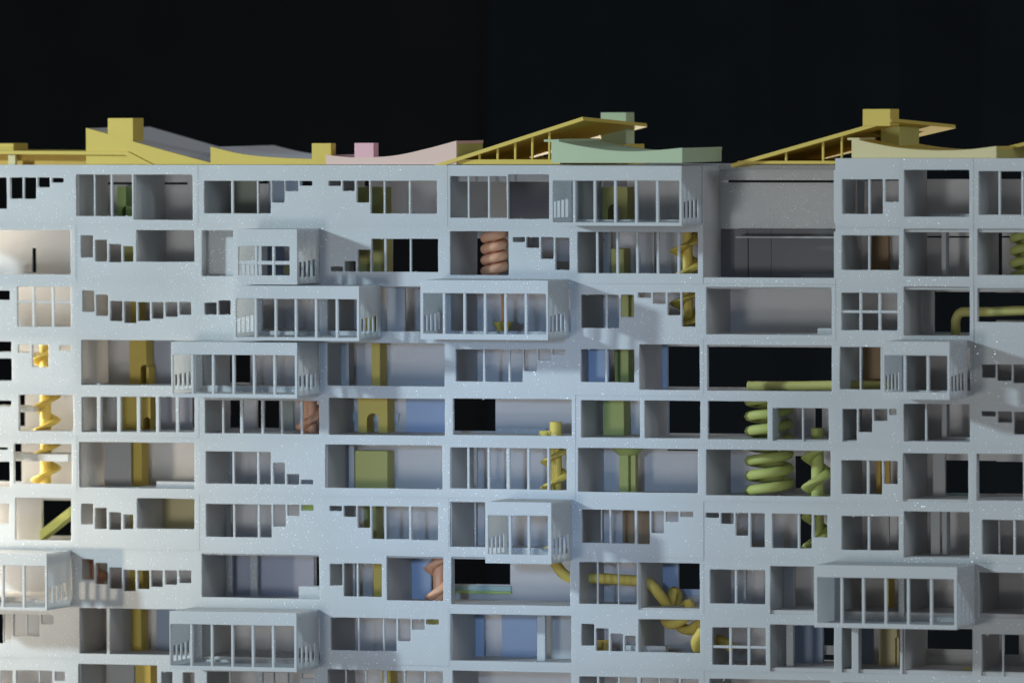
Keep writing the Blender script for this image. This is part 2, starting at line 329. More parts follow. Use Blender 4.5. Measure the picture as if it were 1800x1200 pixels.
# window openings as (left, top, right, bottom) read off the photograph, by bay letter and storey
H = {
'a1': [(-60,312,-40,367),(-14,312,12,367),(19.5,312,39,349.5),(43.5,312,63.5,349.5),(68,312,87.5,329.6),(92.5,313,111.6,321)],
'b1': [(134,307,164.5,380),(168,307,194,380),(198.5,307,232,380),(236.5,307,338.5,386.5)],
'c1': [(360,318,405.5,375),(411,318,451,375),(455,318,475.6,375),(479,318,500,356),(503,318,524,336),(528,318.5,548.5,326.7)],
'd1': [(579,318,599,327),(604,318,623.4,336),(628.6,318,648.7,356),(653,318,673.8,375.5),(678,318,718,375.5),(722.8,318,768,375.5)],
'e1': [(793,310,821.5,383),(826,310,857,383),(862,310,890.5,383),(895,307,965,384.8)],
'f1': [(1018,306,1226,386)],
'h1': [(1482,315.6,1526,376),(1531,315.6,1552,376),(1557.7,315.6,1580,355)],
'i1': [(1591,299,1704,381)],
'j1': [(1722,301.4,1754.6,377.6),(1759.7,301.4,1795,377.6),(1800,301.4,1832,377.6)],
'a2': [(-60,404.7,124,482)],
'b2': [(143.4,414,163.3,452.5),(168.4,421.5,188,459.5),(193,429,213,461),(217.5,433,234,460),(241,404.7,341.5,460)],
'c2': [(356.5,405.5,562,485.6)],
'd2': [(582.6,468.5,602.7,477),(607,459,625,477),(630.4,439,650.5,477.6),(655,420,675,477.8),(680,420,719.7,477.8),(724,420,770,477.8)],
'e2': [(793,406.8,894,483.5),(903,417,922.6,425.4),(927,417,947.7,435.7),(952.8,417,973,455),(978,418,1001,474.5)],
'f2': [(1017,408,1226.6,480.4)],
'h2': [(1481,414,1525.5,474.5),(1530,414,1580,474.5)],
'i2': [(1590.5,402.6,1704,486)],
'j2': [(1720,402.6,1830,483.5)],
'a3': [(-20,510.5,17,527),(32,504,124,574)],
'b3': [(146.5,511,166,548),(170.5,518,190,555),(195.5,529,215,564),(219.6,530,239.7,567.6),(244,531,263.5,564),(268.6,531,287.5,560),(292.4,531,312,556.5),(317,531,336,553)],
'c3': [(361,532,381,553),(385.4,528,405.5,553),(462,512,561,582)],
'd3': [(577,503.5,782,582)],
'e3': [(794,506,1003,582)],
'f3': [(1022.6,518,1063.4,576.4),(1068.6,518,1087.4,576.4),(1092.6,518,1114,557),(1123,514.4,1144.8,523.5),(1149,514.4,1170,534),(1175,514.4,1195.6,554),(1200,514,1222,574)],
'g3': [(1243,505,1462,588)],
'h3': [(1480.8,514.7,1577.6,580.5)],
'i3': [(1590.5,504,1704.7,590)],
'j3': [(1719.7,507,1830,566)],
'a4': [(-20,600,20,618.5),(-20,630,20.6,669),(33,606,52,620),(58,606,85,645),(106,607,125,616)],
'b4': [(144.6,598,341,677)],
'c4': [(357,608,562,678)],
'd4': [(577,603,781.5,678)],
'e4': [(803,614,848.6,670.5),(853.8,614,893.3,670.5),(898,614,918.7,671),(922.6,614,943.3,652),(947.7,614,968.3,632.7),(972.5,614.6,993,623)],
'f4': [(1022.6,614,1063.4,671.5),(1068.6,614,1115,672),(1125.4,605.6,1230,685)],
'g4': [(1244.7,607,1462,687)],
'h4': [(1478,610,1510.5,684.4),(1515,610,1547.4,685),(1552,610,1578,685)],
'i4': [(1596,608,1705,686)],
'j4': [(1726.7,640.5,1750,664),(1754,640.5,1778,669),(1782,640.5,1803,673)],
'a5': [(-20,703.8,20,714),(35,694,129,757.5)],
'b5': [(145.4,697.3,170.5,759),(178.7,697.3,206,759),(214,697.3,240,759),(247.5,697.3,274,759),(281.6,697.3,308.7,759),(315.6,697.3,342,759)],
'c5': [(362,703.5,390,762),(394.7,703.5,421.5,762),(428,703.5,459,762),(464.5,703.5,493.5,762),(497.6,703.5,528,762),(533,702,561,762)],
'd5': [(579.5,700,782,764.5)],
'e5': [(798,701,1005,765)],
'f5': [(1022.8,703.8,1124.6,769),(1134.4,704,1230.8,770)],
'g5': [(1246,705,1349,772),(1360,717,1409.7,775),(1413.6,717,1456.7,775)],
'h5': [(1483,718.5,1506,776),(1511,718.5,1533,759),(1538,718.5,1560,739.4),(1564.7,718.5,1576,729)],
'i5': [(1590.5,710,1705,776)],
'j5': [(1726.7,722.6,1750,731.4),(1755,723,1778.6,742.5),(1783.5,724,1805,763)],
'a6': [(-20,786,14,790),(-20,811,17,855),(26,780,126,849.5)],
'b6': [(140.8,777.6,341.5,857.5)],
'c6': [(363.4,793.6,408,850),(413,793.6,451.5,850),(456.8,793.6,476,850),(481.8,813,500.7,850.5),(506,833,525.8,851),(530.4,843,550.6,850.5)],
'd6': [(573.5,782,777.6,858)],
'e6': [(793.4,787,821,859),(826,787,856.6,859),(861.8,787,890,859),(897,787.5,926.5,860),(931.7,787.5,962,860),(967.3,788,996,861)],
'f6': [(1017.7,788,1226.6,865)],
'g6': [(1243,791,1460,871)],
'h6': [(1480.8,809,1523,868),(1529,809,1550.5,868),(1555,810,1578,850)],
'i6': [(1589,797,1702,881)],
'j6': [(1718.4,798,1798,880),(1803,798,1832,880)],
'a7': [(-20,884.6,16,920),(28.4,875,125,948.6)],
'b7': [(144.6,884.8,164,921),(168.7,892,187.8,929),(193.7,900,213,930.6),(218.8,904,234.3,929),(242.8,875.8,342,929)],
'c7': [(363.7,886,409.4,943.5),(414,886,452.5,943.5),(457.6,886.6,477.5,944),(482,886.6,502,925),(507,887,526.5,906),(531,887,551,897)],
'd7': [(580.8,888.7,600.7,897.7),(605.8,888.7,626,907.8),(630.4,889,650.5,927),(655,889.7,675,947),(680,889.7,719,948),(724.6,890.5,770,948.6)],
'e7': [(792.6,882.8,1003,962)],
'f7': [(1024,895.7,1070.6,953.8),(1075.5,896,1115.6,954.5),(1121.5,897.5,1142,955.5),(1146.6,898,1167,936.5),(1172,899,1193,917),(1197.7,899,1219,908)],
'g7': [(1242,901,1263.6,909.4),(1268.7,901,1289.4,920),(1294.6,901.5,1315,941),(1321,902,1344,961.5),(1358.6,903,1401.5,963),(1406.6,904,1426.5,964),(1432,905,1454,944)],
'h7': [(1481,907,1524.7,966.5),(1530,908.5,1579.7,968)],
'i7': [(1590.5,899,1704.7,980)],
'j7': [(1728,913.8,1781,974.5),(1786,914,1832,975)],
'a8': [(-60,978,126,1053)],
'b8': [(145.4,982,164.8,1018),(169.7,989,189,1026),(194,997,214,1034),(218.8,1001,238,1038),(243.3,1002,262.7,1034.6),(267,1002,286,1031),(292,1002,311,1027),(316.4,1002,336,1024)],
'c8': [(356.5,974,561,1050.6)],
'd8': [(581.5,990.5,602,1028.7),(606,990,626.5,1048),(631,990.5,671,1048.5),(681.5,978,779,1055)],
'e8': [(795,980,1002,1063)],
'f8': [(1019.5,988,1048.4,1061),(1052.5,988,1085.4,1061.5),(1088.7,988.5,1119,1062),(1124,989,1230,1072)],
'g8': [(1249.4,1001,1291,1060.5),(1296,1002,1345,1061.5),(1355.5,995,1440,1080)],
'h8': [(1478,1006,1579,1086)],
'i8': [(1591,1006,1705,1087)],
'j8': [(1722,1006,1800,1089)],
'a9': [(-30,1078.6,5,1130),(8,1079,20,1128),(25,1079,45,1117),(49,1079,69,1116),(74,1080,94,1096)],
'b9': [(141.5,1069.5,187,1149.6),(193.7,1069.5,341,1149.6)],
'c9': [(357,1083,562,1160)],
'd9': [(583,1085.5,628.6,1142.6),(633,1086,673,1143.5),(677,1087,697,1144),(701.7,1087,722,1126),(726,1088,746.6,1106),(750.7,1088,771.4,1097)],
'e9': [(793.4,1080,1004,1162)],
'f9': [(1023.4,1096,1044.5,1134),(1049,1104,1070,1143),(1075,1113,1095,1144),(1100,1117,1117,1144),(1124,1088.5,1230.8,1146)],
'g9': [(1254,1102.6,1346,1168),(1355.5,1098,1466,1182)],
'h9': [(1481.5,1101,1497,1181),(1511,1102,1582,1187)],
'i9': [(1585,1102,1710,1190)],
'j9': [(1726.7,1114.7,1761,1191),(1765,1115,1832,1192)],
'a10': [(2.6,1178,22,1210),(30,1178,68,1240),(71,1178,92,1240),(98,1180,114,1196)],
'b10': [(139,1167.6,276,1245),(285,1180,303,1215),(323,1181,342,1215)],
'c10': [(365.5,1180,402,1240),(407,1180,448,1240),(463,1181,479,1240),(483,1181,504,1225),(508,1182,528,1210),(532,1183,553,1191.5)],
'd10': [(577,1177,606,1245),(609.7,1177,641.5,1245),(645,1178,674,1245),(680.7,1178,710,1245),(714,1179,745,1245),(749.5,1180,778,1245)],
'e10': [(797,1180,1004,1250)],
'f10': [(1020,1189,1049,1250),(1054,1189,1086,1250),(1091,1190,1120,1250),(1128,1191,1157.5,1250),(1161.5,1192,1193.5,1250),(1199,1193,1228.5,1250)],
'g10': [(1249,1194,1460,1260)],
'h10': [(1482,1200,1575,1260)], 'i10': [(1591,1206,1704,1270)], 'j10': [(1724,1208,1830,1270)],
}
# gaps in the wall at the back of a room, as seen through the opening
BH = {
'a2': [(56,436,63.5,494)], 'a7': [(73,879,135,941)], 'a5': [(-150,690,44,760)], 'a6': [(-150,776,38,852)], 'a3': [(-150,500,24,580)], 'a4': [(-150,594,24,680)], 'a9': [(-150,1066,6,1150)],
'b1': [(166,320.5,330,324.5)], 'b5': [(336,690,356,758)], 'b9': [(277,1144,345,1151)],
'c1': [(394,312,480,323),(520,300,560,345)], 'c4': [(403,610,407,674),(413,610,440,674)], 'c5': [(394,695,422,752),(452,695,459,752),(464,695,491,752)], 'c8': [(555,968,585,1030)],
'd1': [(600,300,650,328)], 'd2': [(612,405,626,485),(672,455,677,485),(689,405,790,481)], 'd5': [(785,694,840,757)], 'd8': [(758,972,764,1035),(785,975,840,1026)],
'e2': [(833,419,876,490)], 'e5': [(790,694,871,757)], 'e8': [(796,975,897,1026)],
'f1': [(1057,310,1102,328)], 'f2': [(1052,420,1075,423)], 'f4': [(1173,609,1290,681)], 'f5': [(1051,700,1061,769),(1174,700,1290,763)], 'f6': [(1172,789.5,1228,792)], 'f8': [(1192,985,1240,1035)],
'g4': [(1236,610,1500,683)], 'g5': [(1236,703,1356,762),(1385,712,1394,766),(1432,712,1445,768)], 'g6': [(1397,801,1431,858)], 'g7': [(1406,897,1428,960)], 'g9': [(1445,1096,1475,1134),(1447,1150,1475,1161)],
'h1': [(1500,315,1584,318)], 'h9': [(1480,1098,1500,1136),(1480,1152,1500,1164)], 'i1': [(1617,292,1720,315)], 'i3': [(1642,513,1760,584)], 'i6': [(1661,809,1760,867)], 'i9': [(1589,1104,1720,1148)],
'j1': [(1747,292,1860,315)], 'j3': [(1722,514,1860,563)], 'j6': [(1719,811,1812,867)], 'j9': [(1765,1112,1791,1150)], 'i2': [(1618,415,1720,418)], 'j2': [(1722,415,1778,418)],
}
NOBACK = {'a1'}
SHORT = {'e5', 'e8', 'g4', 'g5', 'j3', 'j6'}    # rooms open to their neighbour behind the column
DEEP = {'e1': 330, 'd1': 210, 'j2': 190}
# walls that stand between two openings of one bay, at this x
MID = {'b1': [235], 'b2': [238], 'b7': [239], 'e2': [898.5], 'd8': [676.5], 'f4': [1120.5], 'f5': [1129.5], 'f8': [1121.5], 'f9': [1121], 'g5': [1354.5], 'g8': [1350], 'g9': [1351], 'b9': [190], 'c6': [], 'b10': [281]}

def split_runs(holes):
    """join windows that share top and bottom and stand a thin bar apart into one opening with bars"""
    out = []
    for h in sorted(holes):
        if out:
            L = out[-1]; gap = h[0]-L[0][2]
            if 0 < gap <= 7.6 and abs(h[1]-L[0][1]) < 1.6 and abs(h[3]-L[0][3]) < 1.6:
                L[1].append((L[0][2], h[0])); L[0] = (L[0][0], L[0][1], h[2], L[0][3]); continue
        out.append([h, []])
    return out
EXTRA = {   # bars inside wide openings: vertical at x, horizontal at y
'f2': ([1049.5, 1085, 1120, 1156, 1192.5], [], 4.5), 'a3': ([58.6, 93], [531], 4.5), 'h3': ([1512.5, 1546], [548], 5), 'g9': ([1283.7, 1316], [1136.7], 5),
}
def window_bar(p, x0, x1, z0, z1, yf=1.2, dp=5.0, m='white_print'):
    return box('window_bar', x0, x1, yf, yf+dp, z0, z1, m, p, c=0.9)

PANEL = {}
for key, holes in H.items():
    bay, row = key[0], int(key[1:]); x0, x1 = CX[BAYS[bay][0]], CX[BAYS[bay][1]]
    z1, z0 = ZK[row-1], ZK[row]
    if row == 1: z1 = ZTOP_R if bay in 'hij' else ZK[0]
    off = random.choice((0, 0, 0, 0.5, -0.5))
    loops = []; bars = []
    for (h, bb) in split_runs(holes):
        ym = (h[1]+h[3])/2; xm = (h[0]+h[2])/2
        a0, a1 = px(h[0]-1.6, ym, 0), px(h[2], ym, 0); b1, b0 = pz(xm, h[1], 0), pz(xm, h[3], 0)
        a0 = max(a0, x0+1.5); a1 = min(a1, x1-1.5); b0 = max(b0, z0+1.5); b1 = min(b1, z1-1.5)
        if a1-a0 < 2 or b1-b0 < 2: continue
        loops.append(rloop(a0, a1, b0, b1, 1.5, 0.28))
        for (u, v) in bb: bars.append((px(u, ym, 0), px(v, ym, 0)-1.2, b0-1.5, b1+1.5))
        if key in EXTRA and h[2]-h[0] > 60 and not (key == 'g9' and h[0] > 1350):
            vx, hy, wd = EXTRA[key]
            for u in vx: bars.append((px(u-wd/2, ym, 0), px(u+wd/2, ym, 0), b0-1.5, b1+1.5))
            for v in hy: zz = pz(xm, v, 0); bars.append((a0-1.5, a1+1.5, zz-wd/2, zz+wd/2))
    p = plate('facade_panel', [(x0, z0), (x1, z0), (x1, z1), (x0, z1)], loops, off, T, 'Y', 'white_print', BL[bay])
    PANEL[key] = p
    for (q0, q1, r0, r1) in bars:
        v = (r1-r0) > (q1-q0)
        window_bar(p, q0, q1, r0, r1, 1.2+off if v else 1.7+off, 5.0 if v else 4.0)
# the open terrace in bay g: only a low parapet strip at the second floor
zt = pz(1350, 488, 0)
box('parapet', CX['F'], CX['G'], 0.3, T, ZK[2], zt, 'white_print', block_m)

# floor slabs, by block and storey
for (blk, xa, xb) in ((block_l, CX['Y'], CX['Z']-.3), (block_m, CX['Z']+.3, CX['G']-.3), (block_r, CX['G']+.3, CX['J'])):
    for k in range(1, 11):
        if blk is block_m and k == 1:
            box('floor_slab', xa, CX['F'], T-2, DR+66, ZK[k]-HS, ZK[k]+HS, 'white_inside', blk); continue
        box('floor_slab', xa, xb, T-2, DR+66, ZK[k]-HS, ZK[k]+HS, 'white_inside', blk)
    if blk is block_m:
        box('roof_slab', xa, CX['F'], T-2, 330, ZK[0]-11, ZK[0]-0.6, 'white_print', blk)
        box('roof_slab', CX['F'], xb, 100, 330, ZK[0]-9, ZK[0]-0.6, 'white_print', blk)
    elif blk is block_r:
        box('roof_slab', xa, xb, T-2, 330, ZK[0]-4, ZTOP_R-0.6, 'white_print', blk)
    else:
        box('roof_slab', xa, xb, T-2, 330, ZK[0]-11, ZK[0]-0.6, 'white_print', blk)
# partitions on the column lines and between rooms; back walls with their gaps
WT = 9.0
for key in H:
    bay, row = key[0], int(key[1:]); x0, x1 = CX[BAYS[bay][0]], CX[BAYS[bay][1]]; blk = BL[bay]
    za, zb = ZK[row]+HS-1, ZK[row-1]-HS+1
    if row == 1: zb = ZK[0]-8
    d = DEEP.get(key, DR)
    if bay == 'a': pass
    elif key in SHORT: box('partition', x0-WT/2, x0+WT/2, T-2, 20, za, zb, 'white_inside', blk)
    elif key == 'e1' or key == 'd1': box('partition', x0-WT/2, x0+WT/2, T-2, d, za, zb, 'white_inside', blk)
    else: box('partition', x0-WT/2, x0+WT/2, T-2, DR+1, za, zb, 'white_inside', blk)
    for u in MID.get(key, []):
        ym = (ROWY[row-1]+ROWY[row])/2+6
        xx = px(u, ym, 0); box('partition', xx-2.6, xx+2.6, T-2, DR+1, za, zb, 'white_inside', blk)
    if key in NOBACK: continue
    loops = []; xl, xr = x0, x1; wm = 'shade_grey' if key == 'e1' else 'white_inside'  # dark grey in e1 stands in for the room's shade
    for (u0, v0, u1, v1) in BH.get(key, []):
        um, vm = (u0+u1)/2, (v0+v1)/2
        a0, a1 = px(u0, vm, d), px(u1, vm, d); b0, b1 = max(pz(um, v1, d), za+0.6), min(pz(um, v0, d), zb-0.6)
        if b1-b0 < 1 or min(a1, x1)-max(a0, x0) < 1: continue
        if a0 <= x0+1 or a1 >= x1-1:          # the gap runs to the end of the wall: leave strips above and below it
            q0, q1 = max(a0, x0), min(a1, x1)
            box('back_wall', q0, q1, d, d+5, za, b0, wm, blk, c=0.2); box('back_wall', q0, q1, d, d+5, b1, zb, wm, blk, c=0.2)
            if a0 <= x0+1: xl = max(xl, q1)
            if a1 >= x1-1: xr = min(xr, q0)
        else: loops.append(rloop(a0, a1, b0, b1, 0.5))
    loops = [l for l in loops if xl < min(p[0] for p in l) and max(p[0] for p in l) < xr]
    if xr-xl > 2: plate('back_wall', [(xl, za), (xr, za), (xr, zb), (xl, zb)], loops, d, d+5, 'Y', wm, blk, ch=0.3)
# right ends of the blocks' last rooms
for row in range(1, 11):
    box('partition', CX['J']-WT/2, CX['J']+WT/2, T-2, DR+1, ZK[row]+HS-1, ZK[row-1]-HS+1, 'white_inside', block_r)
# terrace walls of bay g, storeys one and two
xa, xb = CX['F']-2, CX['G']
DG = 104
box('partition', CX['F']-9, CX['F']-0.4, T-2, DR, ZK[2]+HS, ZK[0]-10, 'white_inside', block_m)
box('terrace_wall', xa, xb, DG, DG+6, pz(1370, 317, DG), ZK[0]-8, 'white_print', block_m)
box('terrace_wall', xa, xb, DG, DG+6, pz(1370, 402, DG), pz(1370, 321, DG), 'white_print', block_m)
lowz, topz = ZK[2]+HS-1, pz(1370, 402.8, DG)
u0, u1 = px(1314, 450, DG), px(1356, 450, DG)
box('terrace_wall', xa, px(1289, 450, DG), DG+6, DG+12, lowz, topz, 'shade_grey', block_m)  # lower terrace shade is in this dark grey
box('terrace_wall', px(1289.6, 450, DG), u0, DG+2, DG+8, lowz, topz, 'shade_grey', block_m)
box('door', u0+0.8, u1-0.8, DG+3, DG+8, lowz, pz(1336, 416, DG), 'shade_grey', block_m)
box('terrace_wall', u0+0.4, u1-0.4, DG+1, DG+8, pz(1336, 415, DG), topz, 'shade_grey', block_m)
box('terrace_wall', u1, xb, DG, DG+7, lowz, topz, 'shade_grey', block_m)
box('shade_slab', xa+40, xb-2, DG-34, DG+4, pz(1370, 418, DG), pz(1370, 415, DG), 'white_inside', block_m)

# coloured and pale inner walls and small inner pieces: (name, x0,y0,x1,y1, front depth, thickness, material)
def inner(key, name, x0, y0, x1, y1, Yd, th, m):
    bay, row = key[0], int(key[1:]); d = Yd; um, vm = (x0+x1)/2, (y0+y1)/2
    za, zb = ZK[row]+HS-0.8, ZK[row-1]-HS+0.8
    if row == 1: zb = ZK[0]-8
    z0 = za if y1 is None else max(za, pz(um, y1, d)); z1 = zb if y0 is None else min(zb, pz(um, y0, d))
    if z1-z0 < 3: z1 = z0+5
    return box(name, px(x0, vm if y0 and y1 else 600, d), px(x1, vm if y0 and y1 else 600, d), d, d+th, z0, z1, m, BL[bay], c=0.5)
def inn(key, name, x0, x1, Yd, th, m, y0=None, y1=None):
    row = int(key[1:]); ym = (ROWY[row-1]+ROWY[row])/2+6
    return inner(key, name, x0, y0 if y0 else ROWY[row-1]-30, x1, y1 if y1 else ROWY[row]+40, Yd, th, m)
for a in [
 ('b4','wall_panel',268,302,140,6,'lilac'), ('b5','wall_panel',180,209,118,4,'white_print'), ('b5','wall_panel',281,338,140,6,'lilac'), ('b9','wall_panel',275,330,140,6,'blue'),
 ('c8','wall_panel',402,552,140,6,'lilac'), ('c2','wall_panel',455,498,140,6,'blue'), ('c1','wall_panel',472,530,140,6,'blue'), ('d5','wall_panel',714,783,140,6,'blue'),
 ('d8','wall_panel',697,757,140,6,'blue'), ('f4','wall_panel',1027,1070,60,5,'blue'), ('f4','wall_panel',1158,1173,138,8,'blue'), ('f5','wall_panel',1165,1174,138,8,'blue'),
 ('f8','wall_panel',1164,1192,138,8,'blue'), ('f1','wall_panel',1050,1056,130,6,'blue'), ('e9','wall_panel',882,944,138,8,'blue'), ('e9','wall_panel',802,850,134,8,'blue'), ('g9','wall_panel',1396,1446,132,10,'blue'),
 ('i9','wall_panel',1513,1534,132,10,'blue'), ('f7','wall_panel',1094,1143,135,8,'brown'), ('h2','wall_panel',1532,1562,135,8,'brown'), ('h6','wall_panel',1540,1548,120,6,'ochre'), ('h6','wall_panel',1556,1564,120,6,'ochre'),
 ('c1','wall_panel',404,454,143,4,'sage'), ('c5','wall_panel',497,516,143,4,'sage'), ('b7','wall_panel',283,352,134,8,'cream'), ('f3','wall_panel',1096,1120,120,12,'olive'),
 ('a7','wall_panel',30,73,120,10,'white_inside'), ('c7','wall_panel',530,556,132,6,'leaf'), ('d9','wall_panel',748,774,132,6,'olive'), ('h4','wall_panel',1517,1549,110,6,'brown'),
 # inner partitions and posts that show as paler strips
 ('b6','inner_wall',183,230,95,5,'white_inside'), ('b9','inner_wall',187,229,100,5,'white_inside'), ('c6','post',398,407,110,8,'white_print'), ('c7','post',398,404,120,8,'white_print'),
 ('c8','post',396,408,118,8,'white_print'), ('c8','post',440,452,122,8,'white_print'), ('d4','inner_wall',577,613,80,5,'white_inside'), ('d6','inner_wall',613,622,100,20,'white_inside'),
 ('e6','post',833,838,60,6,'white_print'), ('e7','post',834,836.5,60,4,'white_print'), ('d8','post',620,624,80,6,'white_print'),
 ('f7','post',1056,1058.5,40,4,'white_print'), ('f2','inner_wall',1062,1074,120,10,'white_inside'), ('f2','inner_wall',1126,1150,118,6,'white_inside'), ('f2','inner_wall',1160,1200,124,6,'white_inside'),
 ('g5','post',1409,1412,70,6,'white_print'), ('g6','post',1252,1268,120,8,'white_inside'), ('g8','post',1307,1311,70,5,'white_print'), ('g8','inner_wall',1378,1397,90,6,'white_inside'),
 ('i5','post',1626,1629.5,20,6,'white_print'), ('i5','inner_wall',1655,1664,70,20,'white_inside'), ('i2','inner_wall',1655,1663,80,20,'white_inside'), ('i7','inner_wall',1636,1652,60,6,'white_inside'), ('i7','inner_wall',1656,1664,60,24,'white_inside'),
 ('i3','inner_wall',1622,1641,100,8,'white_inside'), ('i6','inner_wall',1640,1661,90,8,'white_inside'), ('j7','post',1755,1757.5,30,5,'white_print'), ('h7','post',1559,1563,110,6,'white_inside'),
 ('h1','inner_wall',1507,1517,90,10,'white_inside'), ('i9','post',1497,1511,4.5,14,'white_print'), ('g9','post',1382,1394,40,10,'white_print'), ('e9','post',944,958,60,10,'white_print'), ('e9','inner_wall',958,1006,118,8,'white_inside'),
 ('d3','inner_wall',680,712,60,5,'white_inside'), ('b10','inner_wall',186,236,110,6,'white_inside'),
]: inn(a[0], a[1], a[2], a[3], a[4], a[5], a[6])
# low pieces, ledges and strips with their own top and bottom
for a in [
 ('e1','beam',788,1008,298,319.5,34,10,'white_inside'), ('c2','ledge',357,460,396,490,30,30,'white_print'), ('e5','ledge',871,960,752,770,138,8,'white_print'), ('d5','ledge',610,700,726,741,143,5,'white_print'),
 ('e8','ledge',796,898,1029,1038,146,4,'teal'), ('e8','ledge',796,898,1038,1043,143,4,'leaf'), ('f8','ledge',1192,1240,1035,1046,146,5,'blue'),
 ('g9','ledge',1447,1480,1134,1150,146,5,'white_inside'), ('h9','ledge',1480,1500,1136,1152,146,5,'white_inside'), ('i9','ledge',1589,1716,1140,1150,146,5,'white_inside'),
 ('i6','ledge',1660,1712,866,874,145,6,'teal'), ('i3','ledge',1640,1712,584,592,145,5,'teal'), ('b4','ledge',145,176,673,690,20,12,'white_print'), ('b6','ledge',275,345,846,860,60,10,'white_inside'),
 ('h4','ledge',1515,1552,672,690,100,14,'olive'), ('i5','ledge',1664,1706,768,780,60,20,'white_inside'), ('g3','ledge',1437,1462,577,590,60,20,'white_print'), ('f9','ledge',1048,1072,1124,1144,60,10,'ochre'),
 ('c8','ledge',525,561,1030,1052,70,26,'white_print'), ('a5','shelf',-20,60,714,724,40,70,'white_print'), ('a6','shelf',-20,120,797,810,40,70,'white_print'), ('a4','shelf',-20,50,620,629,40,70,'white_print'),
 ('f9','ledge',1100,1170,1134,1150,30,20,'white_print'), ('i1','ledge',1634,1720,376,384,60,10,'white_print'), ('c2','ledge',498,512,466,482,100,6,'cream'), ('j1','wall_panel',1722,1747,300,315,146,4,'blue'),
]: inner(a[0], a[1], a[2], a[4], a[3], a[5], a[6], a[7], a[8])

# ------------------------------------------------------------------ projecting boxes
PB = 118.0
def bay_box(blk, fr, op, vb, hb=(), slits=True, p=PB):
    Y = -p; th = 6.0
    xm, ym = (fr[0]+fr[2])/2, (fr[1]+fr[3])/2
    x0, x1 = px(fr[0], ym, Y), px(fr[2], ym, Y); z1, z0 = pz(xm, fr[1], Y), pz(xm, fr[3], Y)
    a0, a1 = px(op[0], ym, Y), px(op[2], ym, Y); b1, b0 = pz(xm, op[1], Y), pz(xm, op[3], Y)
    e = bpy.data.objects.new('bay_window', None); COL.objects.link(e); e.parent = blk; e.empty_display_size = 0.01
    ORG[e] = Vector(((x0+x1)/2, 0, z0)); e.location = (ORG[e]-ORG[blk])*S
    plate('front_frame', [(x0, z0), (x1, z0), (x1, z1), (x0, z1)], [rloop(a0, a1, b0, b1, 1.2, 0.25)], Y, Y+th, 'Y', 'white_print', e)
    for u in vb:
        c = px(u, ym, Y); box('window_bar', c-2.4, c+2.4, Y+1.0, Y+7.5, b0-1.5, b1+1.5, 'white_print', e, c=0.9)
    for v in hb:
        c = pz(xm, v, Y); box('window_bar', a0-1.5, a1+1.5, Y+1.6, Y+6, c-3.4, c+3.4, 'white_print', e, c=0.9)
    h = z1-z0
    for (xx, d) in ((x0+0.4, 1), (x1-0.4, -1)):
        loops = []
        if slits:
            for k in range(4):
                s = Y+14+k*(p-26)/4.0; loops.append(rloop(s, s+(p-26)/4.0*0.66, z0+h*0.13, z0+h*(0.40+0.012*k), 0.8, 0.3))
        # outer face at xx, inner face th/2 further in
        plate('side_wall', [(Y+th-.2, z0+.4), (0.5, z0+.4), (0.5, z1-.4), (Y+th-.2, z1-.4)], loops, xx, xx+d*1.7, 'X', 'white_thin', e, ch=0.25)
    box('top_plate', x0+4.2, x1-4.2, Y+th-.2, 0.5, z1-5, z1-.5, 'white_thin', e)
    box('bottom_plate', x0+4.2, x1-4.2, Y+th-.2, 0.5, z0+.5, z0+6, 'white_thin', e)
    return e
bay_box(block_m, (966,291.5,1198,397), (972,318,1194,391), [1009,1045,1081,1118,1155])
bay_box(block_m, (410,403,522,500), (419,433,509,484), [450,480], [462])
bay_box(block_m, (410,502.5,631,598.6), (415,525.5,627,593), [449,484,519.5,555,591.6])
bay_box(block_m, (739,492.5,963,597), (744,516,960,587), [780,816,852,888,924])
bay_box(block_m, (301,601.5,522,699), (304,624,518,692), [338,374,410,446,482])
bay_box(block_r, (1551,600,1669,702), (1555,625,1665,689), [1590,1630.6])
bay_box(block_m, (853,882,969,990), (858,906,963,974), [896,929])
bay_box(block_l, (-110,971,82,1071), (-105,993,79,1066), [-72,-34,4,41])
bay_box(block_r, (1431,994,1682,1104), (1437,1016,1677,1096), [1479,1517,1556.5,1596,1636.5], slits=False)
bay_box(block_m, (298,1075,521,1178), (300,1098,517,1171), [336,372,408,444,479.5])

# ------------------------------------------------------------------ coloured stair cores behind the rooms
def arch(c, w, z0, h):
    P = [(c-w, z0), (c-w, z0+h-w)]
    P += [(c-w*math.cos(t), z0+h-w+w*math.sin(t)) for t in [math.pi*k/10 for k in range(1, 10)]]
    P += [(c+w, z0+h-w), (c+w, z0)]
    return P[::-1]
def core(name, label, secs, Yf=106, dp=38):
    """secs: (storey, x0, x1, material, arch x or None, arch half width, arch height share, top px)"""
    lowest = max(s[0] for s in secs)
    s0 = secs[0]; e = thing(name, label, 'stair core', (px((s0[1]+s0[2])/2, 600, Yf), Yf+dp/2, ZK[lowest]+HS))
    for s in secs:
        row, u0, u1, m, au, aw, ah, tp = s
        ym = (ROWY[row-1]+ROWY[row])/2+5; x0, x1 = px(u0, ym, Yf), px(u1, ym, Yf)
        # the side face takes part of the width seen
        x1 -= (dp*0.33)*0.95
        z0, z1 = ZK[row]+HS-.5, ZK[row-1]-HS+.5
        if row == 1: z1 = ZK[0]-9
        if tp: z1 = min(z1, pz((u0+u1)/2, tp, Yf))
        if au is None:
            box('core_section', x0, x1, Yf, Yf+dp, z0, z1, m, e, c=0.8)
        else:
            c = px(au, ym, Yf); h = (z1-z0)*ah
            A = arch(c, aw, z0, h)
            outer = [(x0, z0)]+A[::-1]+[(x1, z0), (x1, z1), (x0, z1)]
            front = plate('core_section', outer, [], Yf, Yf+dp, 'Y', m, e, ch=0.5)
    return e
